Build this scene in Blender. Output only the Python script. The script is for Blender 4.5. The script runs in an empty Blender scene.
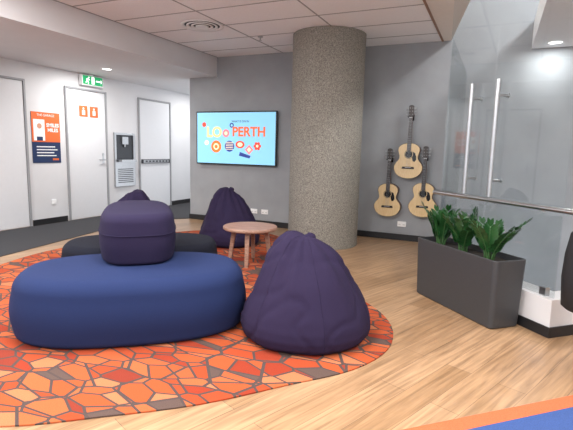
import bpy, math, random
from mathutils import Vector, Matrix, noise
random.seed(4)
S=bpy.context.scene
try: S.view_settings.view_transform='Standard'
except Exception: pass
# ------------------------------------------------------------ helpers
def lin(c):
    return tuple(((x/255.0)/12.92 if x/255.0<=0.04045 else (((x/255.0)+0.055)/1.055)**2.4) for x in c)+(1.0,)
def newmat(name):
    m=bpy.data.materials.new(name); m.use_nodes=True
    nt=m.node_tree; b=nt.nodes['Principled BSDF']; return m,nt,b
def mat(name,c,rough=.6,metal=0,var=.0,scale=20,bump=0,bscale=200,emis=0,sheen=0,spec=.5):
    m,nt,b=newmat(name)
    b.inputs['Roughness'].default_value=rough; b.inputs['Metallic'].default_value=metal
    b.inputs['Specular IOR Level'].default_value=spec
    if sheen: b.inputs['Sheen Weight'].default_value=sheen
    col=lin(c)
    tc=nt.nodes.new('ShaderNodeTexCoord')
    n=nt.nodes.new('ShaderNodeTexNoise'); n.inputs['Scale'].default_value=scale; n.inputs['Detail'].default_value=4
    nt.links.new(tc.outputs['Object'],n.inputs['Vector'])
    r=nt.nodes.new('ShaderNodeValToRGB')
    r.color_ramp.elements[0].position=.3; r.color_ramp.elements[1].position=.7
    r.color_ramp.elements[0].color=tuple(x*(1-var) for x in col[:3])+(1,)
    r.color_ramp.elements[1].color=tuple(min(1,x*(1+var)) for x in col[:3])+(1,)
    nt.links.new(n.outputs['Fac'],r.inputs['Fac']); nt.links.new(r.outputs['Color'],b.inputs['Base Color'])
    if emis:
        nt.links.new(r.outputs['Color'],b.inputs['Emission Color']); b.inputs['Emission Strength'].default_value=emis
    if bump:
        n2=nt.nodes.new('ShaderNodeTexNoise'); n2.inputs['Scale'].default_value=bscale
        nt.links.new(tc.outputs['Object'],n2.inputs['Vector'])
        bp=nt.nodes.new('ShaderNodeBump'); bp.inputs['Strength'].default_value=bump; bp.inputs['Distance'].default_value=.01
        nt.links.new(n2.outputs['Fac'],bp.inputs['Height']); nt.links.new(bp.outputs['Normal'],b.inputs['Normal'])
    return m
class MB:
    def __init__(s): s.v=[];s.f=[];s.m=[];s.sm=[]
    def add(s,vs,fs,mi=0,sm=False):
        o=len(s.v); s.v+= [tuple(v) for v in vs]
        for f in fs: s.f.append([o+i for i in f]); s.m.append(mi); s.sm.append(sm)
    def box(s,c,d,mi=0,rz=0,M=None):
        x,y,z=[k/2 for k in d]
        vs=[Vector((a*x,b*y,e*z)) for e in(-1,1) for b in(-1,1) for a in(-1,1)]
        if M is None: M=Matrix.Translation(c)@Matrix.Rotation(rz,4,'Z')
        else: M=M@Matrix.Translation(c)
        s.add([M@v for v in vs],[(0,2,3,1),(4,5,7,6),(0,1,5,4),(2,6,7,3),(0,4,6,2),(1,3,7,5)],mi)
    def bb(s,x0,x1,y0,y1,z0,z1,mi=0): s.box(((x0+x1)/2,(y0+y1)/2,(z0+z1)/2),(x1-x0,y1-y0,z1-z0),mi)
    def rings(s,R,mi=0,cap=True,sm=True,closed=True):
        n=len(R[0]); vs=[v for r in R for v in r]; fs=[]
        for i in range(len(R)-1):
            for j in range(n if closed else n-1):
                k=(j+1)%n; fs.append((i*n+j,i*n+k,(i+1)*n+k,(i+1)*n+j))
        s.add(vs,fs,mi,sm)
        if cap:
            s.add(R[0],[tuple(reversed(range(n)))],mi); s.add(R[-1],[tuple(range(n))],mi)
    def cyl(s,p0,p1,r0,r1=None,n=16,mi=0,cap=True):
        if r1 is None:r1=r0
        p0=Vector(p0);p1=Vector(p1);d=(p1-p0).normalized()
        a=d.orthogonal().normalized();b=d.cross(a)
        s.rings([[p+ (a*math.cos(t)+b*math.sin(t))*r for t in [2*math.pi*k/n for k in range(n)]] for p,r in((p0,r0),(p1,r1))],mi,cap)
    def tube(s,P,r,n=10,mi=0):
        P=[Vector(p) for p in P];R=[]
        for i,p in enumerate(P):
            d=(P[min(i+1,len(P)-1)]-P[max(i-1,0)]).normalized()
            a=d.cross(Vector((0,0,1))); a=a.normalized() if a.length>.1 else d.orthogonal().normalized(); b=d.cross(a)
            rr=r[i] if isinstance(r,(list,tuple)) else r
            R.append([p+(a*math.cos(t)+b*math.sin(t))*rr for t in [2*math.pi*k/n for k in range(n)]])
        s.rings(R,mi)
    def prism(s,poly,z0,z1,mi=0,M=None,sm=False):
        n=len(poly); M=M or Matrix()
        a=[M@Vector((x,y,z0)) for x,y in poly];b=[M@Vector((x,y,z1)) for x,y in poly]
        s.add(a,[tuple(reversed(range(n)))],mi);s.add(b,[tuple(range(n))],mi)
        s.add(a+b,[(i,(i+1)%n,n+(i+1)%n,n+i) for i in range(n)],mi,sm)
    def obj(s,name,mats,bevel=0,seg=2,sub=0):
        me=bpy.data.meshes.new(name);me.from_pydata(s.v,[],s.f)
        for m in mats: me.materials.append(m)
        for p,mi,sm in zip(me.polygons,s.m,s.sm): p.material_index=mi;p.use_smooth=sm
        import bmesh
        bm=bmesh.new();bm.from_mesh(me)
        bmesh.ops.recalc_face_normals(bm,faces=bm.faces);bm.to_mesh(me);bm.free()
        o=bpy.data.objects.new(name,me);S.collection.objects.link(o)
        if bevel:
            md=o.modifiers.new('bev','BEVEL');md.width=bevel;md.segments=seg;md.limit_method='ANGLE';md.angle_limit=.6
        if sub:
            md=o.modifiers.new('sub','SUBSURF');md.levels=sub;md.render_levels=sub
        return o
def group(name,loc,objs):
    e=bpy.data.objects.new(name,None);e.empty_display_size=.1;e.location=loc;S.collection.objects.link(e)
    for o in objs:
        o.parent=e;o.matrix_parent_inverse=Matrix.Translation(loc).inverted()
    return e
def text(name,body,size,M,m,ext=.0008,align='CENTER',bold=0):
    c=bpy.data.curves.new(name,'FONT');c.body=body;c.size=size;c.align_x=align;c.align_y='CENTER';c.extrude=ext;c.offset=bold
    c.materials.append(m);o=bpy.data.objects.new(name,c);o.matrix_world=M;S.collection.objects.link(o);return o
BACKM=lambda x,z,y:Matrix.Translation((x,y,z))@Matrix.Rotation(math.pi/2,4,'X')          # faces -Y
LEFTM=lambda y,z,x:Matrix.Translation((x,y,z))@Matrix.Rotation(math.pi/2,4,'Z')@Matrix.Rotation(math.pi/2,4,'X')  # faces +X
# ------------------------------------------------------------ dims
XL=-6.384;YB=6.604;ZC=2.737;ZS=2.424;XS=-4.34;XT=-4.89
E=Vector((.69,-.724,0)).normalized();N=Vector((.724,.69,0)).normalized()
# ------------------------------------------------------------ materials
M_white=mat('wall_white_paint',(216,216,218),.7,var=.02,scale=3,bump=.05)
M_grey=mat('wall_grey_paint',(150,153,157),.75,var=.10,scale=2.2,bump=.12,bscale=60)
M_ceil=mat('ceiling_tile',(245,245,247),.9,var=.03,scale=60,bump=.1)
M_bar=mat('ceiling_tbar',(160,160,162),.6)
M_cream=mat('plaster_cream',(232,226,218),.8,var=.02)
M_black=mat('skirting_black',(28,28,31),.5)
M_door=mat('door_white',(220,221,224),.45,var=.01)
M_frame=mat('door_frame_grey',(150,151,154),.5)
M_steel=mat('brushed_steel',(185,187,190),.28,1,var=.06,scale=40)
M_darkst=mat('dark_recess',(62,65,70),.4,.3)
M_ocar=mat('carpet_orange',(196,98,60),.95,var=.15,scale=180,bump=.3,bscale=400)
M_bcar=mat('carpet_blue',(52,78,134),.95,var=.15,scale=180,bump=.3,bscale=400)
M_dcar=mat('carpet_charcoal',(52,52,56),.95,var=.3,scale=150,bump=.3,bscale=400)
M_blue=mat('fabric_blue',(31,44,82),.9,var=.10,scale=300,bump=.15,bscale=900,spec=.2)
M_navy=mat('fabric_navy',(22,24,35),.9,var=.10,scale=300,bump=.15,bscale=900,spec=.2)
M_purp=mat('fabric_purple',(40,32,58),.9,var=.10,scale=250,bump=.15,bscale=800,spec=.2)
M_purp2=mat('fabric_dark_purple',(37,31,57),.9,var=.10,scale=250,bump=.15,bscale=800,spec=.2)
M_plant=mat('planter_graphite',(56,57,60),.45,var=.05,scale=80,bump=.05)
M_soil=mat('soil',(45,38,32),.95,var=.5,scale=90,bump=1,bscale=90)
M_leaf=mat('zz_leaf',(34,78,38),.3,var=.35,scale=14)
M_stem=mat('zz_stem',(60,96,52),.5,var=.2)
# floor wood
def wood_floor():
    m,nt,b=newmat('floor_wood_plank');L=nt.links;N_=nt.nodes.new
    tc=N_('ShaderNodeTexCoord');mp=N_('ShaderNodeMapping');mp.inputs['Rotation'].default_value=(0,0,math.radians(-68))
    L.new(tc.outputs['Object'],mp.inputs['Vector'])
    br=N_('ShaderNodeTexBrick');br.inputs['Scale'].default_value=1;br.inputs['Brick Width'].default_value=1.25;br.inputs['Row Height'].default_value=.15
    br.inputs['Mortar Size'].default_value=.0016;br.inputs['Mortar Smooth'].default_value=.1;br.offset=.37
    br.inputs['Color1'].default_value=lin((182,149,116));br.inputs['Color2'].default_value=lin((160,127,94));br.inputs['Mortar'].default_value=lin((122,97,74))
    L.new(mp.outputs['Vector'],br.inputs['Vector'])
    m2=N_('ShaderNodeMapping');m2.inputs['Scale'].default_value=(1.2,22,1);L.new(mp.outputs['Vector'],m2.inputs['Vector'])
    n=N_('ShaderNodeTexNoise');n.inputs['Scale'].default_value=1.6;n.inputs['Detail'].default_value=7;n.inputs['Distortion'].default_value=.8
    L.new(m2.outputs['Vector'],n.inputs['Vector'])
    r=N_('ShaderNodeValToRGB');r.color_ramp.elements[0].position=.32;r.color_ramp.elements[1].position=.68
    r.color_ramp.elements[0].color=(.60,.57,.54,1);r.color_ramp.elements[1].color=(1.12,1.11,1.1,1)
    L.new(n.outputs['Fac'],r.inputs['Fac'])
    mx=N_('ShaderNodeMix');mx.data_type='RGBA';mx.blend_type='MULTIPLY';mx.inputs['Factor'].default_value=1
    L.new(br.outputs['Color'],mx.inputs['A']);L.new(r.outputs['Color'],mx.inputs['B']);L.new(mx.outputs['Result'],b.inputs['Base Color'])
    b.inputs['Roughness'].default_value=.3
    return m
M_wood=wood_floor()
def mosaic():
    m,nt,b=newmat('rug_mosaic');L=nt.links;N_=nt.nodes.new
    tc=N_('ShaderNodeTexCoord')
    def vor(rot,sc):
        mp=N_('ShaderNodeMapping');mp.inputs['Rotation'].default_value=(0,0,rot);mp.inputs['Scale'].default_value=sc;L.new(tc.outputs['Object'],mp.inputs['Vector'])
        v=N_('ShaderNodeTexVoronoi');v.voronoi_dimensions='2D';v.inputs['Scale'].default_value=1;L.new(mp.outputs['Vector'],v.inputs['Vector'])
        e=N_('ShaderNodeTexVoronoi');e.voronoi_dimensions='2D';e.feature='DISTANCE_TO_EDGE';e.inputs['Scale'].default_value=1;L.new(mp.outputs['Vector'],e.inputs['Vector'])
        s=N_('ShaderNodeSeparateColor');L.new(v.outputs['Color'],s.inputs['Color']);return s.outputs['Red'],e.outputs['Distance']
    c1,d1_=vor(.5,(5.0,8.2,1));c2,d2_=vor(1.9,(3.4,6.2,1))
    def mth(op,a,bv):
        q=N_('ShaderNodeMath');q.operation=op
        for i,x in enumerate((a,bv)):
            if isinstance(x,(int,float)): q.inputs[i].default_value=x
            else: L.new(x,q.inputs[i])
        return q.outputs[0]
    fac=mth('FRACT',mth('ADD',c1,mth('MULTIPLY',c2,3.7)),0)
    r=N_('ShaderNodeValToRGB');r.color_ramp.interpolation='CONSTANT'
    cols=[(0,(174,74,42)),(.2,(192,100,60)),(.36,(156,60,38)),(.5,(196,118,80)),(.60,(184,86,48)),(.80,(142,58,42)),(.84,(188,92,54)),(.94,(96,78,72))]
    el=r.color_ramp.elements;el[0].position=0;el[0].color=lin(cols[0][1]);el[1].position=cols[1][0];el[1].color=lin(cols[1][1])
    for p,c in cols[2:]:
        x=el.new(p);x.color=lin(c)
    L.new(fac,r.inputs['Fac'])
    g=mth('MAXIMUM',mth('LESS_THAN',d1_,.045),mth('LESS_THAN',d2_,.036))
    mx=N_('ShaderNodeMix');mx.data_type='RGBA';L.new(g,mx.inputs['Factor']);L.new(r.outputs['Color'],mx.inputs['A']);mx.inputs['B'].default_value=lin((84,71,68))
    n=N_('ShaderNodeTexNoise');n.inputs['Scale'].default_value=260;L.new(tc.outputs['Object'],n.inputs['Vector'])
    r2=N_('ShaderNodeValToRGB');r2.color_ramp.elements[0].position=.3;r2.color_ramp.elements[0].color=(.7,.7,.7,1);r2.color_ramp.elements[1].position=.7
    L.new(n.outputs['Fac'],r2.inputs['Fac'])
    m3=N_('ShaderNodeMix');m3.data_type='RGBA';m3.blend_type='MULTIPLY';m3.inputs['Factor'].default_value=1
    L.new(mx.outputs['Result'],m3.inputs['A']);L.new(r2.outputs['Color'],m3.inputs['B']);L.new(m3.outputs['Result'],b.inputs['Base Color'])
    b.inputs['Roughness'].default_value=.95;b.inputs['Specular IOR Level'].default_value=.2
    return m
M_rug=mosaic()
def concrete():
    m,nt,b=newmat('column_concrete');L=nt.links;N_=nt.nodes.new
    tc=N_('ShaderNodeTexCoord')
    n=N_('ShaderNodeTexNoise');n.inputs['Scale'].default_value=80;n.inputs['Detail'].default_value=5;n.inputs['Roughness'].default_value=.7;L.new(tc.outputs['Object'],n.inputs['Vector'])
    r=N_('ShaderNodeValToRGB');el=r.color_ramp.elements;el[0].position=.32;el[0].color=lin((84,81,76));el[1].position=.68;el[1].color=lin((168,163,153))
    x=el.new(.5);x.color=lin((132,128,120))
    L.new(n.outputs['Fac'],r.inputs['Fac']);L.new(r.outputs['Color'],b.inputs['Base Color'])
    bp=N_('ShaderNodeBump');bp.inputs['Strength'].default_value=.3;bp.inputs['Distance'].default_value=.006;L.new(n.outputs['Fac'],bp.inputs['Height']);L.new(bp.outputs['Normal'],b.inputs['Normal'])
    b.inputs['Roughness'].default_value=.9
    return m
M_conc=concrete()
def woodmat(name,c1,c2,axis_scale=(2,20,20),rough=.4):
    m,nt,b=newmat(name);L=nt.links;N_=nt.nodes.new
    tc=N_('ShaderNodeTexCoord');mp=N_('ShaderNodeMapping');mp.inputs['Scale'].default_value=axis_scale;L.new(tc.outputs['Object'],mp.inputs['Vector'])
    n=N_('ShaderNodeTexNoise');n.inputs['Scale'].default_value=3;n.inputs['Detail'].default_value=6;n.inputs['Distortion'].default_value=1;L.new(mp.outputs['Vector'],n.inputs['Vector'])
    r=N_('ShaderNodeValToRGB');el=r.color_ramp.elements;el[0].position=.3;el[0].color=lin(c1);el[1].position=.7;el[1].color=lin(c2)
    L.new(n.outputs['Fac'],r.inputs['Fac']);L.new(r.outputs['Color'],b.inputs['Base Color']);b.inputs['Roughness'].default_value=rough
    return m
M_table=woodmat('table_wood',(140,102,86),(180,144,126))
M_spruce=woodmat('guitar_spruce',(214,182,134),(232,206,162),(60,4,4),.25)
M_mahog=woodmat('guitar_mahogany',(84,46,28),(112,66,42),(4,4,30),.3)
M_rose=mat('guitar_rosewood',(42,30,26),.4)
M_ebony=mat('gloss_black',(14,14,16),.25)
def glassmat():
    m,nt,b=newmat('clear_glass');L=nt.links;N_=nt.nodes.new
    t=N_('ShaderNodeBsdfTransparent');t.inputs['Color'].default_value=(.93,.955,.96,1)
    g=N_('ShaderNodeBsdfGlossy');g.inputs['Roughness'].default_value=.02
    f=N_('ShaderNodeLayerWeight');f.inputs['Blend'].default_value=.5
    pw=N_('ShaderNodeMath');pw.operation='POWER';pw.inputs[1].default_value=4;L.new(f.outputs['Facing'],pw.inputs[0])
    ma=N_('ShaderNodeMath');ma.operation='MULTIPLY_ADD';ma.inputs[1].default_value=.6;ma.inputs[2].default_value=.06;L.new(pw.outputs[0],ma.inputs[0])
    mx=N_('ShaderNodeMixShader');L.new(ma.outputs[0],mx.inputs[0]);L.new(t.outputs[0],mx.inputs[1]);L.new(g.outputs[0],mx.inputs[2])
    L.new(mx.outputs[0],nt.nodes['Material Output'].inputs['Surface']);return m
M_glass=glassmat()
def em(name,c,s=1.0): return mat(name,c,.4,emis=s)
# ------------------------------------------------------------ room shell
corner=Vector((.42,3.53,0)); kl=1.36
kend=corner-E*kl
b=MB()
void_r=corner+N*2.6
poly=[(XL-.1,-2.6),(3.6,-2.6),(3.6,void_r.y-.9),(void_r.x,void_r.y),(corner.x,corner.y),(kend.x,kend.y),(-.45,kend.y+.02),(-.45,YB+.02),(XT,YB+.02),(XT,9.7),(XL-.1,9.7)]
b.prism(poly,-.25,0)
b.obj('floor',[M_wood])
b=MB();b.bb(XL-.15,XL,-2.6,9.7,0,ZC+.3);b.obj('wall_left',[M_white])
b=MB();b.bb(XT,3.6,YB,YB+.18,-3.0,4.2);b.obj('wall_back',[M_grey])
b=MB();b.bb(XL,XT+1.2,9.7,9.85,0,ZC+.3);b.obj('wall_corridor_end',[M_white])
b=MB();b.bb(3.6,3.75,-2.6,YB+.2,-3,4.2);b.obj('wall_right',[M_white])
b=MB();b.bb(-.5,3.6,3.2,YB,-3.1,-3.0);b.obj('floor_lower',[mat('lower_floor',(150,140,128),.6)])
b=MB()
for y0,y1 in((-2.6,3.62),(4.66,5.28),(6.20,6.95),(7.93,9.7)): b.bb(XL,XL+.014,y0,y1,.001,.09)
b.obj('baseboard_left',[M_black])
b=MB();b.bb(XT-.014,-.47,YB-.014,YB,.001,.09);b.bb(XT-.014,XT,YB,YB+.18,.001,.09);b.obj('baseboard_back',[M_black])
b=MB()
b.prism([(XS,-2.6),(-.74,-2.6),(-.78,YB),(XS,YB)],ZC,ZC+.12,0)
b.obj('ceiling',[M_ceil])
b=MB();b.prism([(-.74,-2.6),(3.6,-2.6),(3.6,3.0),(-.05,3.2),(-.35,4.9),(-.68,YB),(-.78,YB)],ZC,ZC+.12,0)
b.prism([(-.05,3.2),(-.35,4.9),(-.68,YB),(-.72,YB),(-.39,4.9),(-.09,3.2)],ZC+.12,4.2,0)
b.obj('ceiling_margin',[M_cream])
b=MB();b.prism([(-.76,-2.6),(-.735,-2.6),(-.775,YB-.005),(-.80,YB-.005)],ZC-.008,ZC-.001);b.obj('trim_ceiling_edge',[mat('trim_brown',(148,112,88),.5)])
b=MB();b.bb(-.9,3.6,3.0,YB,4.2,4.3);b.obj('ceiling_void',[M_ceil])
b=MB();b.bb(.27,3.6,4.0,YB,2.57,2.9);b.obj('ceiling_soffit_right',[M_ceil])
b=MB();b.bb(XL,XS,-2.6,YB,ZS,ZC+.12);b.bb(XL,XT,YB,9.7,ZS,ZC+.12);b.obj('ceiling_soffit_left',[M_white])
b=MB()
x=XS+1.2
while x<-.85: b.bb(x-.008,x+.008,-2.5,YB-.005,ZC-.004,ZC-.0005);x+=1.2
y=YB-.45
while y>-2.4: b.bb(XS+.001,-.80,y-.008,y+.008,ZC-.004,ZC-.0005);y-=.6
b.bb(XS+.001,XS+.02,-2.5,YB-.005,ZC-.004,ZC-.0005)
b.obj('ceiling_grid',[M_bar])
# column
b=MB();n=96
b.rings([[(-2.105+.471*math.cos(2*math.pi*k/n),5.824+.471*math.sin(2*math.pi*k/n),z) for k in range(n)] for z in(.001,1.35,ZC-.006)])
b.obj('concrete_column',[M_conc])
# carpets / rug
b=MB();b.prism([(XL+.04,-2.6),(-4.4,-2.6),(-4.9,3.1),(-5.3,5.15),(-5.3,6.1),(XT-.02,YB-.02),(XT-.02,9.68),(XL+.04,9.68)],.0005,.006);b.obj('carpet_corridor',[M_dcar])
ctrl=[(-.54,2.8),(-.60,3.2),(-.85,3.58),(-1.34,3.97),(-1.85,4.3),(-2.15,4.75),(-2.3,5.15),(-2.65,5.75),(-3.3,6.1),(-4.0,5.75),(-4.5,4.8),(-4.72,3.7),(-4.5,2.75),(-4.05,1.8),(-3.3,1.1),(-2.5,.9),(-1.91,1.18),(-1.58,1.43),(-1.23,1.73),(-.93,2.09),(-.66,2.43)]
P=[]
nn=len(ctrl)
for i in range(nn):
    p0,p1,p2,p3=[Vector(ctrl[(i+k)%nn]) for k in(-1,0,1,2)]
    for t in(0,.25,.5,.75):
        P.append(tuple(.5*((2*p1)+(p2-p0)*t+(2*p0-5*p1+4*p2-p3)*t*t+(3*p1-p0-3*p2+p3)*t**3)))
b=MB();b.prism(P,.0005,.008);b.obj('mosaic_rug',[M_rug])
b=MB()
def band(e0,e1,mi,z):
    pts=[E*e0+N*-3,E*e1-N*3,E*e1+N*2.9,E*e0+N*2.9]
    b.prism([(p.x,p.y) for p in pts],.0005,z,mi)
band(-1.63,-1.545,0,.007);band(-1.544,-1.05,1,.007)
b.obj('carpet_strip',[M_ocar,M_bcar])
# ------------------------------------------------------------ doors left wall
def door(name,y0,y1,H=2.15,hy=None,ex=None):
    b=MB();x=XL
    for a,c in((y0-.03,y0),(y1,y1+.03)): b.bb(x+.001,x+.03,a,c,.001,H+.03,1)
    b.bb(x+.001,x+.03,y0,y1,H,H+.03,1)
    b.bb(x+.001,x+.016,y0+.006,y1-.006,.01,H-.006,0)
    if hy:
        b.bb(x+.016,x+.022,hy-.02,hy+.02,.93,1.12,2)
        b.cyl((x+.02,hy,1.0),(x+.07,hy,1.0),.01,mi=2);b.cyl((x+.065,hy+.01,1.0),(x+.065,hy-.12,1.0),.009,mi=2)
        b.cyl((x+.015,hy,1.09),(x+.03,hy,1.09),.014,mi=2)
    if ex: ex(b)
    return b.obj(name,[M_door,M_frame,M_steel,M_darkst],bevel=.002,seg=1)
door('door_1',3.66,4.60,hy=3.8)
door('door_2',5.34,6.14,hy=6.06)
def bar(b):
    b.bb(XL+.02,XL+.05,7.02,7.84,.92,1.0,3);b.bb(XL+.05,XL+.054,7.05,7.8,.93,.99,2)
    for k in range(7): b.bb(XL+.054,XL+.056,7.1+k*.1,7.16+k*.1,.945,.975,3)
door('door_3',6.99,7.89,ex=bar)
M_or=mat('sign_orange',(222,106,50),.5);M_wh=mat('sign_white',(240,240,240),.5);M_nv=mat('poster_navy',(30,48,88),.5);M_skin=mat('poster_skin',(205,150,120),.6)
b=MB()
for y in(5.58,5.80):
    b.bb(XL+.017,XL+.021,y,y+.17,1.72,1.90,0)
    b.cyl((XL+.021,y+.085,1.855),(XL+.0225,y+.085,1.855),.018,mi=1,n=14);b.bb(XL+.021,XL+.0225,y+.055,y+.115,1.75,1.83,1)
b.obj('door_sign',[M_or,M_wh])
M_green=em('exit_green',(20,150,90),.6);M_ew=em('exit_white',(235,245,235),.9)
b=MB();b.bb(XL+.02,XL+.09,5.60,6.04,2.235,2.40,0);b.bb(XL+.09,XL+.094,5.615,6.025,2.25,2.39,1);b.bb(XL+.001,XL+.02,5.75,5.9,2.27,2.37,0);b.bb(XL+.035,XL+.06,5.78,5.86,2.40,ZS-.001,0)
X=XL+.0945
b.cyl((X,5.735,2.365),(X+.001,5.735,2.365),.014,mi=2,n=14)
for q in [((5.72,2.35),(5.70,2.305),.014),((5.70,2.305),(5.73,2.28),.01),((5.73,2.28),(5.715,2.26),.008),((5.70,2.305),(5.665,2.275),.009),((5.72,2.34),(5.755,2.325),.007),((5.72,2.345),(5.68,2.33),.007),((5.88,2.32),(5.98,2.32),.012)]:
    (a,c),(d,e),w=q;v=Vector((0,d-a,e-c));pn=Vector((0,-v.z,v.y)).normalized()*w
    p0=Vector((X+.0005,a,c));p1=Vector((X+.0005,d,e));b.add([p0+pn,p0-pn,p1-pn,p1+pn],[(0,1,2,3)],2)
b.add([(X+.0005,5.985,2.36),(X+.0005,5.985,2.28),(X+.0005,6.015,2.32)],[(0,1,2)],2)
b.bb(X,X+.0005,5.79,5.85,2.262,2.38,2)
b.obj('exit_sign',[M_wh,M_green,M_ew])
# poster
b=MB();x=XL+.001
b.bb(x,x+.008,4.71,5.20,.96,1.73,0);x+=.008
b.bb(x,x+.001,4.71,5.20,1.28,1.73,1)
b.bb(x+.001,x+.002,4.74,4.93,1.30,1.62,2)
b.cyl((x+.002,4.84,1.52),(x+.003,4.84,1.52),.04,mi=3,n=18);b.prism([(-.08,0),(.08,0),(.06,.12),(-.06,.12)],.002,.003,2,M=LEFTM(4.84,1.36,x));b.bb(x+.002,x+.003,4.79,4.89,1.30,1.36,0)
for k,w in enumerate((.32,.36,.30,.34)): b.bb(x,x+.001,4.78,4.78+w,1.20-k*.045,1.215-k*.045,2)
b.bb(x,x+.001,5.05,5.16,1.0,1.03,1)
p=b.obj('poster_board',[M_nv,M_or,M_wh,M_skin])
ts=[text('text_header','THE GARAGE',.05,LEFTM(4.955,1.685,XL+.0105),M_wh),text('text_big','SMILES\nMILES',.075,LEFTM(5.07,1.5,XL+.0105),M_wh,bold=.002)]
group('wall_poster',(XL,4.95,.96),[p]+ts)
# drinking fountain
b=MB();x=XL
b.bb(x+.001,x+.04,6.32,6.83,.50,.96,0)
for a,c,z0,z1 in((6.32,6.36,.96,1.49),(6.79,6.83,.96,1.49),(6.36,6.79,1.45,1.49)): b.bb(x+.001,x+.04,a,c,z0,z1,0)
b.bb(x+.001,x+.008,6.36,6.79,.96,1.45,1)
b.bb(x+.008,x+.14,6.38,6.77,.955,1.0,0);b.bb(x+.008,x+.05,6.5,6.65,1.28,1.42,0);b.cyl((x+.035,6.575,1.28),(x+.035,6.575,1.23),.013,mi=0)
for k in range(8): b.bb(x+.04,x+.045,6.38,6.77,.57+k*.035,.585+k*.035,1)
b.obj('drinking_fountain',[M_steel,M_darkst],bevel=.003)
b=MB();b.bb(XL+.001,XL+.012,5.0,5.08,.30,.38);b.bb(XL+.012,XL+.016,5.02,5.06,.32,.34);b.obj('power_outlet',[M_wh],bevel=.002)
for xx,w in((-3.60,.12),(-3.40,.12),(-1.18,.12)):
    b=MB();b.bb(xx-w/2,xx+w/2,YB-.011,YB-.001,.20,.275,0)
    for s in(-1,1):
        b.bb(xx+s*.03-.008,xx+s*.03+.008,YB-.014,YB-.011,.25,.265,0)
        for t in(-.008,.008): b.bb(xx+s*.03+t-.002,xx+s*.03+t+.002,YB-.0125,YB-.011,.222,.238,1)
    b.obj('power_outlet',[M_wh,M_ebony])
# ------------------------------------------------------------ television
x0,x1,z0,z1=-4.70,-3.18,.985,1.857;xc=(x0+x1)/2;zc_=(z0+z1)/2
b=MB();b.bb(x0,x1,YB-.075,YB-.04,z0,z1,0);b.bb(xc-.3,xc+.3,YB-.04,YB-.001,zc_-.2,zc_+.2,0)
tvb=b.obj('housing',[M_ebony],bevel=.006)
YF=YB-.0755
def bk(b,poly,mi,k=0):
    b.prism(poly,k*.0006,(k+1)*.0006,mi,M=BACKM(xc,zc_,YF))
def circ(cx,cz,r,n=28,sy=1): return[(cx+r*math.cos(2*math.pi*i/n),cz+sy*r*math.sin(2*math.pi*i/n)) for i in range(n)]
b=MB();w=(x1-x0)/2-.02;hh=(z1-z0)/2-.02
bk(b,[(-w,-hh),(w,-hh),(w,hh),(-w,hh)],0)
bk(b,circ(-.36,-.14,.10),2,1);bk(b,circ(-.36,-.14,.055),3,2);bk(b,circ(-.36,-.14,.03),2,3)
bk(b,circ(-.17,.08,.065),4,1);bk(b,circ(-.17,.08,.03),3,2)
bk(b,circ(-.06,.21,.04),5,1);bk(b,circ(-.06,.21,.02),0,2)
bk(b,circ(.10,-.10,.085,sy=.7),1,1);bk(b,circ(.10,-.10,.05,sy=.7),3,2)
bk(b,circ(-.10,-.13,.09),5,1)
for k in range(5): bk(b,[(-.17,-.185+k*.028),(-.03,-.185+k*.028),(-.03,-.175+k*.028),(-.17,-.175+k*.028)],3,2)
bk(b,circ(.27,-.18,.08,4),4,1);bk(b,circ(.27,-.18,.04,4),3,2)
bk(b,[(.10,-.22),(.30,-.28),(.28,-.32),(.08,-.28)],5,1)
for k in range(6):
    a=k*math.pi/3;bk(b,circ(.42+.045*math.cos(a),-.12+.045*math.sin(a),.025,12),1,1)
bk(b,circ(.42,-.12,.022,12),3,3)
bk(b,circ(-.60,.22,.04),1,1);bk(b,circ(-.55,-.08,.04),3,1)
scr=b.obj('screen',[em('screen_blue',(134,196,222),.75),em('g_red',(226,74,50),.6),em('g_orange',(238,120,50),.7),em('g_cream',(248,226,190),.7),em('g_pink',(238,130,140),.7),em('g_navy',(40,60,140),.6)])
M_rt=em('g_text_red',(232,104,60),.7);M_yt=em('g_text_yellow',(244,214,140),.75)
t1=text('text_small','WHAT IS ON IN',.045,BACKM(xc+.10,zc_+.27,YF-.002),em('g_dark',(40,60,100),.4))
t2=text('text_perth','PERTH',.21,BACKM(xc+.26,zc_+.10,YF-.0035),M_rt,bold=.006)
t3=text('text_left','LO',.23,BACKM(xc-.40,zc_+.09,YF-.0035),M_yt,bold=.008)
group('television',(xc,YB-.04,z0),[tvb,scr,t1,t2,t3])
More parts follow.
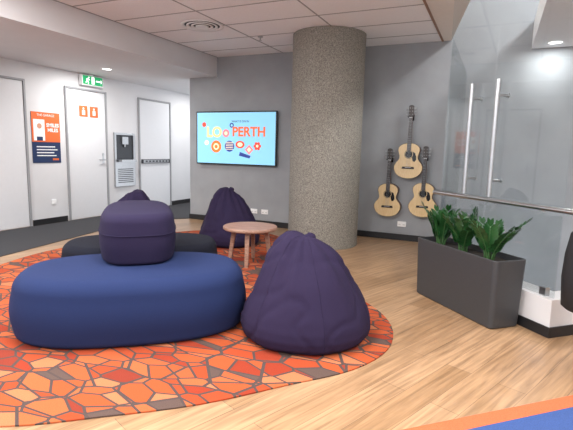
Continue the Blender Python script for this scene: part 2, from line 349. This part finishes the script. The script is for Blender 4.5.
# ------------------------------------------------------------ guitars
def guitar(cx,ztop,zbot):
    L=ztop-zbot;sc=L/1.0
    hw=[(0,0.0),(.008,.07),(.03,.125),(.07,.168),(.12,.192),(.17,.194),(.215,.172),(.25,.142),(.28,.126),(.31,.124),(.35,.136),(.39,.147),(.43,.140),(.46,.112),(.48,.075),(.49,.03)]
    o=[( -w*sc,z*sc) for z,w in hw]+[(w*sc,z*sc) for z,w in reversed(hw) if w>0]
    M=BACKM(cx,zbot,YB-.03)
    b=MB()
    b.prism(o,0,.095*sc,1,M=M)
    co=[(x*.985,(z-.22*sc)*.985+.22*sc) for x,z in o]
    b.prism(o,.095*sc,.099*sc,2,M=M)
    b.prism(co,.099*sc,.101*sc,0,M=M)
    zc=.335*sc;T=.101*sc
    def c2(cx_,cz,r,n=32): return[(cx_+r*math.cos(2*math.pi*i/n),cz+r*math.sin(2*math.pi*i/n)) for i in range(n)]
    b.prism(c2(0,zc,.060*sc),T,T+.0005,2,M=M);b.prism(c2(0,zc,.055*sc),T+.0005,T+.001,0,M=M);b.prism(c2(0,zc,.050*sc),T+.001,T+.0015,3,M=M)
    pg=[(.045,.30),(.06,.335),(.055,.37),(.085,.355),(.10,.31),(.105,.265),(.085,.235),(.06,.24),(.05,.27)]
    b.prism([(x*sc,z*sc) for x,z in pg],T,T+.0012,3,M=M)
    b.prism([(-.085*sc,.135*sc),(.085*sc,.135*sc),(.078*sc,.165*sc),(-.078*sc,.165*sc)],T,T+.008,2,M=M)
    b.prism([(-.04*sc,.152*sc),(.04*sc,.152*sc),(.04*sc,.156*sc),(-.04*sc,.156*sc)],T+.008,T+.011,4,M=M)
    b.prism([(-.028*sc,.47*sc),(.028*sc,.47*sc),(.022*sc,.83*sc),(-.022*sc,.83*sc)],.075*sc,T+.002,1,M=M)
    b.prism([(-.029*sc,.385*sc),(.029*sc,.385*sc),(.022*sc,.83*sc),(-.022*sc,.83*sc)],T+.002,T+.008,2,M=M)
    for k in range(14):
        zz=(.83-.445*(1-1/(2**(k/9.0)))/.66)*sc
        if zz>.39*sc: b.prism([(-.026*sc,zz),(.026*sc,zz),(.026*sc,zz+.0018),(-.026*sc,zz+.0018)],T+.008,T+.009,5,M=M)
    b.prism([(-.022*sc,.83*sc),(.022*sc,.83*sc),(.022*sc,.836*sc),(-.022*sc,.836*sc)],T,T+.011,4,M=M)
    b.prism([(-.022*sc,.836*sc),(.022*sc,.836*sc),(.036*sc,.86*sc),(.033*sc,.99*sc),(.012*sc,1.0*sc),(-.012*sc,1.0*sc),(-.033*sc,.99*sc),(-.036*sc,.86*sc)],T-.014,T+.001,2,M=M)
    for s in(-1,1):
        for k in range(3):
            zz=(.875+k*.042)*sc
            b.cyl(M@Vector((s*.033*sc,zz,T-.006)),M@Vector((s*.055*sc,zz,T-.006)),.003,mi=5,n=8);b.cyl(M@Vector((s*.052*sc,zz,T-.006)),M@Vector((s*.066*sc,zz,T-.006)),.009,mi=5,n=10)
            b.cyl(M@Vector((s*.018*sc,zz,T)),M@Vector((s*.018*sc,zz,T+.008)),.004,mi=5,n=8)
    for k in range(6):
        xx=(-.0175+k*.007)*sc
        b.cyl(M@Vector((xx*1.5,.15*sc,T+.011)),M@Vector((xx,.84*sc,T+.011)),.0007,mi=5,n=5)
    zz=.845*sc
    b.cyl(M@Vector((0,zz,-.029)),M@Vector((0,zz,.06)),.008,mi=3,n=10);b.cyl(M@Vector((-.035,zz-.01,.066)),M@Vector((.035,zz-.01,.066)),.006,mi=3,n=10)
    for s in(-1,1): b.cyl(M@Vector((s*.035,zz-.01,.066)),M@Vector((s*.035,zz+.0,.125)),.006,mi=3,n=10)
    b.box((0,0,0),(.05,.09,.012),3,M=M@Matrix.Translation((0,zz,-.022)))
    return b.obj('acoustic_guitar',[M_spruce,M_mahog,M_rose,M_ebony,M_wh,M_steel])
guitar(-1.12,1.90,.90);guitar(-1.38,1.31,.345);guitar(-.895,1.35,.375)
# ------------------------------------------------------------ ottomans
def loaf(name,c,a,bb,ang,z0,z1,m,exp=2.6,rt=.09,rb=.05,bulge=.012,seam=None,noiseamp=.004,m2=None):
    b=MB();n=96
    prof=[(rb*(1-math.cos(t)),z0+rb*(1-math.sin(t))) for t in [math.pi/2*(1-k/6) for k in range(7)]]
    for k in range(1,8):
        t=k/8; prof.append((-bulge*math.sin(math.pi*t),z0+rb+(z1-rt-z0-rb)*t))
    prof+=[(rt*(1-math.cos(t)),z1-rt+rt*math.sin(t)) for t in [math.pi/2*k/8 for k in range(9)]]
    R=[]
    def ring(ins,z):
        out=[]
        for k in range(n):
            t=2*math.pi*k/n;cx=abs(math.cos(t))**(2/exp)*math.copysign(1,math.cos(t));sy=abs(math.sin(t))**(2/exp)*math.copysign(1,math.sin(t))
            x=(a-ins)*cx;y=(bb-ins)*sy
            q=noise.noise(Vector((x*3,y*3,z*4)))*noiseamp
            X=x*(1+q);Y=y*(1+q)
            out.append((c[0]+X*math.cos(ang)-Y*math.sin(ang),c[1]+X*math.sin(ang)+Y*math.cos(ang),z))
        return out
    for ins,z in prof: R.append(ring(ins,z))
    for f in(.8,.6,.4,.2,.03):
        r=ring(rt,z1+.012*(1-f*f))
        R.append([(c[0]+(x-c[0])*f,c[1]+(y-c[1])*f,z) for x,y,z in r])
    b.rings(R)
    if seam:
        for sz,ins in seam:
            r=ring(ins,sz);b.tube(r+[r[0],],.003,n=6,mi=0)
    return b.obj(name,[m])
A=math.radians(39)
loaf('blue_ottoman',(-2.26,2.41),.76,.47,A,.009,.43,M_blue,exp=2.6,rt=.11,rb=.05,bulge=.02)
loaf('navy_ottoman',(-2.85,3.14),.66,.40,A,.009,.42,M_navy,exp=2.6,rt=.07,rb=.04)
loaf('purple_bolster',(-2.50,2.71),.262,.50,A+math.radians(3),.444,.79,M_purp2,exp=3.2,rt=.07,rb=.03,bulge=.012,seam=[(.65,-.013)])
# ------------------------------------------------------------ beanbags
def beanbag(cx,cy,H,Rr,seed,rot=0,slant=.05):
    b=MB();n=160;prof=[(0,.83),(.012,.91),(.05,.97),(.12,1.0),(.2,.99),(.3,.94),(.42,.85),(.55,.745),(.67,.635),(.78,.52),(.86,.42),(.92,.33),(.955,.26),(.98,.18),(.99,.10),(.985,.03)]
    Q=[]
    for i in range(len(prof)-1):
        for t in(0,.25,.5,.75): Q.append(tuple(prof[i][k]+(prof[i+1][k]-prof[i][k])*t for k in(0,1)))
    Q.append(prof[-1]);R=[]
    vx,vy=math.cos(rot),math.sin(rot)
    for zt,rt in Q:
        r=[]
        for k in range(n):
            t=2*math.pi*k/n
            d=Vector((math.cos(t),math.sin(t),0))
            q=Vector((d.x*rt,d.y*rt,zt*1.6))
            lump=noise.noise(Vector((d.x*1.2+seed,d.y*1.2,zt*1.2)))*.05
            fold=noise.noise(Vector((d.x*3.2+seed*3,d.y*3.2,zt*1.6)))*.05*(.3+1.0*zt)
            wr=-max(0,1-abs(noise.noise(Vector((q.x*1.9+seed*2,q.y*1.9,q.z*2.4+5))))*7)*.024
            flat=1+.5*max(0,zt-.6)*math.cos(2*(t-rot))
            rr=Rr*rt*(1+lump)*flat+Rr*(fold+wr)*min(1,rt*2.2)
            z=H*zt
            if zt>.5: z+=H*slant*((zt-.5)/.5)*(d.x*vx+d.y*vy)*min(1,rt/.25)+H*.02*math.cos(2*(t-rot)+seed)*((zt-.5)/.5)*min(1,rt/.2)
            sx=slant*.5*max(0,zt-.3)
            r.append((cx+d.x*rr+sx*vx,cy+d.y*rr+sx*vy,max(.009,.009+z)))
        R.append(r)
    b.rings(R)
    for s in range(6):
        k0=int(n*s/6+seed*3)%n
        b.tube([Vector(r[k0]) for r in R[5:-5]],.0028,n=5)
    tp=Vector((cx+slant*.35*vx,cy+slant*.35*vy,.009+H*.965));s=Vector((vx,vy,0))
    RR=[]
    for h,wd,th in((-.02,.085,.05),(.0,.075,.04),(.015,.06,.03),(.025,.035,.018),(.03,.01,.006)):
        o=[]
        for k in range(24):
            t=2*math.pi*k/24;pr=tp+s*(wd*math.cos(t)+h*.5)+Vector((-s.y,s.x,0))*th*math.sin(t)
            o.append((pr.x,pr.y,tp.z+h+.012*math.cos(t)*1))
        RR.append(o)
    b.rings(RR)
    return b.obj('beanbag',[M_purp])
beanbag(-1.125,2.82,.68,.445,1.3,math.radians(25),-.05)
beanbag(-3.16,5.12,.73,.41,2.7,math.radians(30),-.05)
beanbag(-3.72,3.92,.74,.38,4.1,math.radians(40),.06)
# ------------------------------------------------------------ side table
b=MB();cx,cy=-2.40,4.32;H=.42;n=64;r=.295
b.rings([[(cx+q*math.cos(2*math.pi*k/n),cy+q*math.sin(2*math.pi*k/n),z) for k in range(n)] for q,z in((r-.012,H-.038),(r,H-.03),(r,H-.006),(r-.005,H))])
for k in range(4):
    a=math.radians(20+90*k);p0=Vector((cx+.23*math.cos(a),cy+.23*math.sin(a),.009));p1=Vector((cx+.175*math.cos(a),cy+.175*math.sin(a),H-.036))
    ax=Vector((math.cos(a),math.sin(a),0))*.023;ay=Vector((-math.sin(a),math.cos(a),0))*.023
    b.rings([[p+ax*s+ay*s,p-ax*s+ay*s,p-ax*s-ay*s,p+ax*s-ay*s] for p,s in((p0,.8),(p1,1.05))],sm=False)
for a in(20,110):
    a=math.radians(a);b.box((cx,cy,H-.062),(.36,.03,.05),0,rz=a)
b.obj('side_table',[M_table],bevel=.003)
# ------------------------------------------------------------ planter + zz plants
B0=Vector((.05,3.46,0));PLn=.95;PW=.295
PC=B0-E*(PLn/2)+N*(PW/2);ang=math.atan2(E.y,E.x)
def rrect(l,w,r,z):
    o=[]
    for sx,sy,a0 in((1,1,0),(-1,1,90),(-1,-1,180),(1,-1,270)):
        for k in range(7):
            a=math.radians(a0+15*k);x=sx*(l/2-r)+r*math.cos(a);y=sy*(w/2-r)+r*math.sin(a)
            o.append((PC.x+x*math.cos(ang)-y*math.sin(ang),PC.y+x*math.sin(ang)+y*math.cos(ang),z))
    return o
b=MB();H=.51
b.rings([rrect(PLn-.05,PW-.05,.03,.001),rrect(PLn-.03,PW-.03,.035,.012),rrect(PLn,PW,.04,H-.004),rrect(PLn-.004,PW-.004,.038,H),rrect(PLn-.03,PW-.03,.025,H),rrect(PLn-.035,PW-.035,.022,H-.05)],0,cap=False)
b.add(rrect(PLn-.05,PW-.05,.03,.001),[tuple(range(28))],0)
b.add(rrect(PLn-.03,PW-.03,.025,H-.045),[tuple(range(28))],1)
b.sm=[False]*len(b.sm)
parts=[b.obj('tub',[M_plant,M_soil])]
def zz(c,nst,hmax,seed):
    rnd=random.Random(seed);b=MB()
    for s in range(nst):
        a=2*math.pi*s/nst+rnd.uniform(-.3,.3);lean=rnd.uniform(.12,.72);L=hmax*rnd.uniform(.7,1.06)
        dirh=Vector((math.cos(a),math.sin(a),0))*(1 if abs(math.cos(a-ang))>.6 else .7);P=[]
        for k in range(9):
            t=k/8;P.append(c+dirh*(.03+L*lean*t**1.5)+Vector((0,0,L*(t-.22*lean*t*t))))
        b.tube(P,[.007-.0045*k/8 for k in range(9)],n=6,mi=1)
        side=Vector((-dirh.y,dirh.x,0)).normalized()
        m=10
        for j in range(m):
            t=.22+.78*j/(m-1);i=min(7,int(t*8));f=t*8-i;p=P[i].lerp(P[i+1],f);tang=(P[i+1]-P[i]).normalized()
            for sg in(-1,1):
                d=(side*sg*(.85 if j<m-1 else .2)+tang*.75+Vector((0,0,rnd.uniform(-.1,.12)))).normalized()
                ll=.08*(1-.35*abs(t-.6))*rnd.uniform(.85,1.15);ww=ll*.21
                nor=d.cross(tang).normalized();wd=d.cross(nor).normalized()
                vs=[p,p+d*ll*.3+wd*ww*.8+nor*.004,p+d*ll*.6+wd*ww+nor*.004,p+d*ll*.85+wd*ww*.5,p+d*ll,p+d*ll*.85-wd*ww*.5,p+d*ll*.6-wd*ww+nor*.004,p+d*ll*.3-wd*ww*.8+nor*.004,p+d*ll*.3,p+d*ll*.6,p+d*ll*.85]
                b.add(vs,[(0,8,1),(8,9,2,1),(9,10,3,2),(10,4,3),(0,7,8),(7,6,9,8),(6,5,10,9),(5,4,10)],0,True)
    return b.obj('zz_plant_foliage',[M_leaf,M_stem])
for k,(t,hh_) in enumerate(((-.32,.34),(-.04,.31),(.25,.34))):
    parts.append(zz(PC+E*t+Vector((0,0,H-.045)),10,hh_,k+3))
group('planter_with_zz_plants',(PC.x,PC.y,0),parts)
# ------------------------------------------------------------ kerb, glass balustrade, rail
b=MB();T=.20
K=[corner,corner-E*kl,corner-E*kl+N*T,corner+N*T]
b.prism([(p.x,p.y) for p in K],.001,.27,0)
K2=[corner+N*T,corner+N*T-E*.16,corner+N*2.4-E*.16,corner+N*2.4]
b.prism([(p.x,p.y) for p in K2],.001,.27,0)
b.obj('wall_kerb',[M_white],bevel=.004)
b=MB();q=.012
KK=[corner+E*q-N*q,corner-E*kl-N*q,corner-E*kl-N*.001,corner+E*.001-N*.001,corner+E*.001+N*2.4,corner+E*q+N*2.4]
b.prism([(p.x,p.y) for p in KK],.001,.075,0);b.obj('baseboard_kerb',[M_black])
g0=corner+N*.05-E*.03
def gpane(b,p,q,z0,z1,th=.012):
    d=(q-p).normalized();nn_=Vector((-d.y,d.x,0))*th/2
    b.prism([(v.x,v.y) for v in(p+nn_,q+nn_,q-nn_,p-nn_)],z0,z1,0)
b=MB()
gA=g0;gB=g0-E*.72;gC=g0-E*.735;gD=g0-E*1.30
gpane(b,gA,gB,.271,2.70);gpane(b,gC,gD,.271,2.70)
pane=b.obj('panes',[M_glass])
b=MB()
for k in(.08,.62,.80,1.2):
    p=g0-E*k;b.box((p.x,p.y,.30),(.05,.045,.06),0,rz=ang)
for k in(.64,.93):
    p=g0-E*k-N*.05
    b.cyl((p.x,p.y,.92),(p.x,p.y,1.84),.018,mi=0)
    for z in(1.05,1.72):
        b.cyl((p.x,p.y,z),(p.x+N.x*.1,p.y+N.y*.1,z),.009,mi=0)
        pp=p+N*.1;b.cyl((pp.x,pp.y,z),(pp.x+N.x*.01,pp.y+N.y*.01,z),.02,mi=0)
r0=g0-E*1.33-N*.055;r1=g0+E*.38-N*.055;Z=.895
b.tube([r0+Vector((0,0,Z))]+[r0.lerp(r1,t)+Vector((0,0,Z)) for t in(.03,.5,.98)]+[r1+Vector((0,0,Z))],.018,n=14)
for k in(.15,.6,1.0,1.25):
    p=g0-E*k-N*.055;b.cyl((p.x,p.y,Z),(p.x+N.x*.05,p.y+N.y*.05,Z-.03),.008)
hard=b.obj('steelwork',[M_steel])
group('glass_balustrade',(g0.x,g0.y,.271),[pane,hard])
b=MB();gpane(b,Vector((-.46,kend.y+.12,0)),Vector((-.46,YB-.01,0)),.001,2.3);s1=b.obj('pane',[M_glass])
b=MB();b.bb(-.475,-.445,kend.y+.12,YB-.01,.001,.05);s2=b.obj('channel',[M_steel]);group('glass_side_screen',(-.46,5.5,0),[s1,s2])
b=MB();pc=g0+E*.32-N*.075
RR=[]
for z,a_,c_ in((.30,.09,.05),(.32,.12,.07),(.5,.135,.08),(.65,.13,.07),(.78,.11,.05),(.84,.06,.03)):
    RR.append([(pc.x+E.x*a_*math.cos(t)+N.x*(c_*math.sin(t)-.09),pc.y+E.y*a_*math.cos(t)+N.y*(c_*math.sin(t)-.09),z) for t in[2*math.pi*k/28 for k in range(28)]])
b.rings(RR)
lp=[pc-N*.09+E*.03+Vector((0,0,.82)),pc-N*.04+E*.03+Vector((0,0,.90)),pc+N*.02+E*.03+Vector((0,0,.922)),pc+N*.045+E*.02+Vector((0,0,.90)),pc+N*.02-E*.0+Vector((0,0,.868)),pc-N*.08-E*.02+Vector((0,0,.82))]
b.tube(lp,.006)
b.obj('black_backpack',[mat('bag_black',(22,22,26),.7,bump=.2)])
# ------------------------------------------------------------ ceiling fittings
M_lamp=em('lamp_diffuser',(255,252,248),6)
def downlight(x,y,z,w,col=(1,.99,.97),r=.07):
    b=MB();n=32
    b.rings([[(x+q*math.cos(2*math.pi*k/n),y+q*math.sin(2*math.pi*k/n),zz_) for k in range(n)] for q,zz_ in((r+.02,z-.001),(r+.018,z-.008),(r,z-.008),(r-.005,z-.002))],0,cap=False)
    b.add([(x+r*math.cos(2*math.pi*k/n),y+r*math.sin(2*math.pi*k/n),z-.003) for k in range(n)],[tuple(range(n))],1)
    b.obj('downlight',[M_wh,M_lamp])
    l=bpy.data.lights.new('downlight_lamp','AREA');l.shape='DISK';l.size=r*2;l.energy=w;l.color=col
    o=bpy.data.objects.new('downlight_lamp',l);o.location=(x,y,z-.012);S.collection.objects.link(o)
for y in(-.2,2.6,5.47,8.4): downlight(-5.61,y,ZS,34 if y<8 else 20)
downlight(.50,6.32,2.57,10,r=.075)
def panel(x,y,z,w,sx=.58,sy=1.18):
    b=MB();b.bb(x-sx/2-.01,x+sx/2+.01,y-sy/2-.01,y+sy/2+.01,z-.010,z-.005,0)
    b.obj('added_light_panel',[M_lamp])
    l=bpy.data.lights.new('added_panel_lamp','AREA');l.shape='RECTANGLE';l.size=sx;l.size_y=sy;l.energy=w;l.color=(1,.99,.98)
    o=bpy.data.objects.new('added_panel_lamp',l);o.location=(x,y,z-.012);S.collection.objects.link(o)
for x,y in((-3.44,2.0),(-1.64,2.0),(-3.44,-.6),(-1.64,-.6),(1.0,1.6),(1.0,-.8)): panel(x,y,ZC,62)  # added panels, out of view overhead and behind the camera, lighting the room
panel(1.6,4.6,4.2,150)  # unseen panel added high in the void to brighten the wall behind the glass
b=MB();n=48;x,y=-3.41,4.86
for k,(ra,rb_) in enumerate(((.26,.215),(.19,.16),(.135,.105),(.08,.0))):
    z=ZC-.006-.004*k
    if rb_: b.rings([[(x+q*math.cos(2*math.pi*i/n),y+q*math.sin(2*math.pi*i/n),zz_) for i in range(n)] for q,zz_ in((ra,z),(ra,z-.012),(rb_,z-.004),(rb_,z))],0,cap=False)
    else: b.cyl((x,y,z),(x,y,z-.01),ra,mi=0,n=n)
b.cyl((x,y,ZC),(x,y,ZC-.005),.22,mi=1,n=n)
b.obj('air_diffuser',[M_wh,mat('vent_dark',(60,60,62),.7)])
b=MB();b.cyl((-3.0,5.6,ZC),(-3.0,5.6,ZC-.012),.035);b.cyl((-3.0,5.6,ZC-.012),(-3.0,5.6,ZC-.05),.008);b.cyl((-3.0,5.6,ZC-.05),(-3.0,5.6,ZC-.053),.02);b.obj('sprinkler_head',[M_steel])
# ------------------------------------------------------------ world
w=bpy.data.worlds.new('World');S.world=w;w.use_nodes=True
bg=w.node_tree.nodes['Background'];bg.inputs[0].default_value=(.92,.95,1,1);bg.inputs[1].default_value=1.65
# ------------------------------------------------------------ camera
f,yaw,pit,roll=456.1756,.4275,.1412,.0254
F0=Vector((-math.sin(yaw),math.cos(yaw),0));Rt=Vector((math.cos(yaw),math.sin(yaw),0));Zv=Vector((0,0,1))
F=F0*math.cos(pit)-Zv*math.sin(pit);U=F0*math.sin(pit)+Zv*math.cos(pit)
r2=Rt*math.cos(roll)+U*math.sin(roll);u2=-Rt*math.sin(roll)+U*math.cos(roll)
cam=bpy.data.cameras.new('Camera');cam.sensor_width=36;cam.sensor_fit='HORIZONTAL';cam.lens=f*36/573;cam.clip_start=.05
co=bpy.data.objects.new('Camera',cam);S.collection.objects.link(co)
M=Matrix((r2,u2,-F)).transposed().to_4x4();M.translation=(0,0,1.25);co.matrix_world=M
S.camera=co
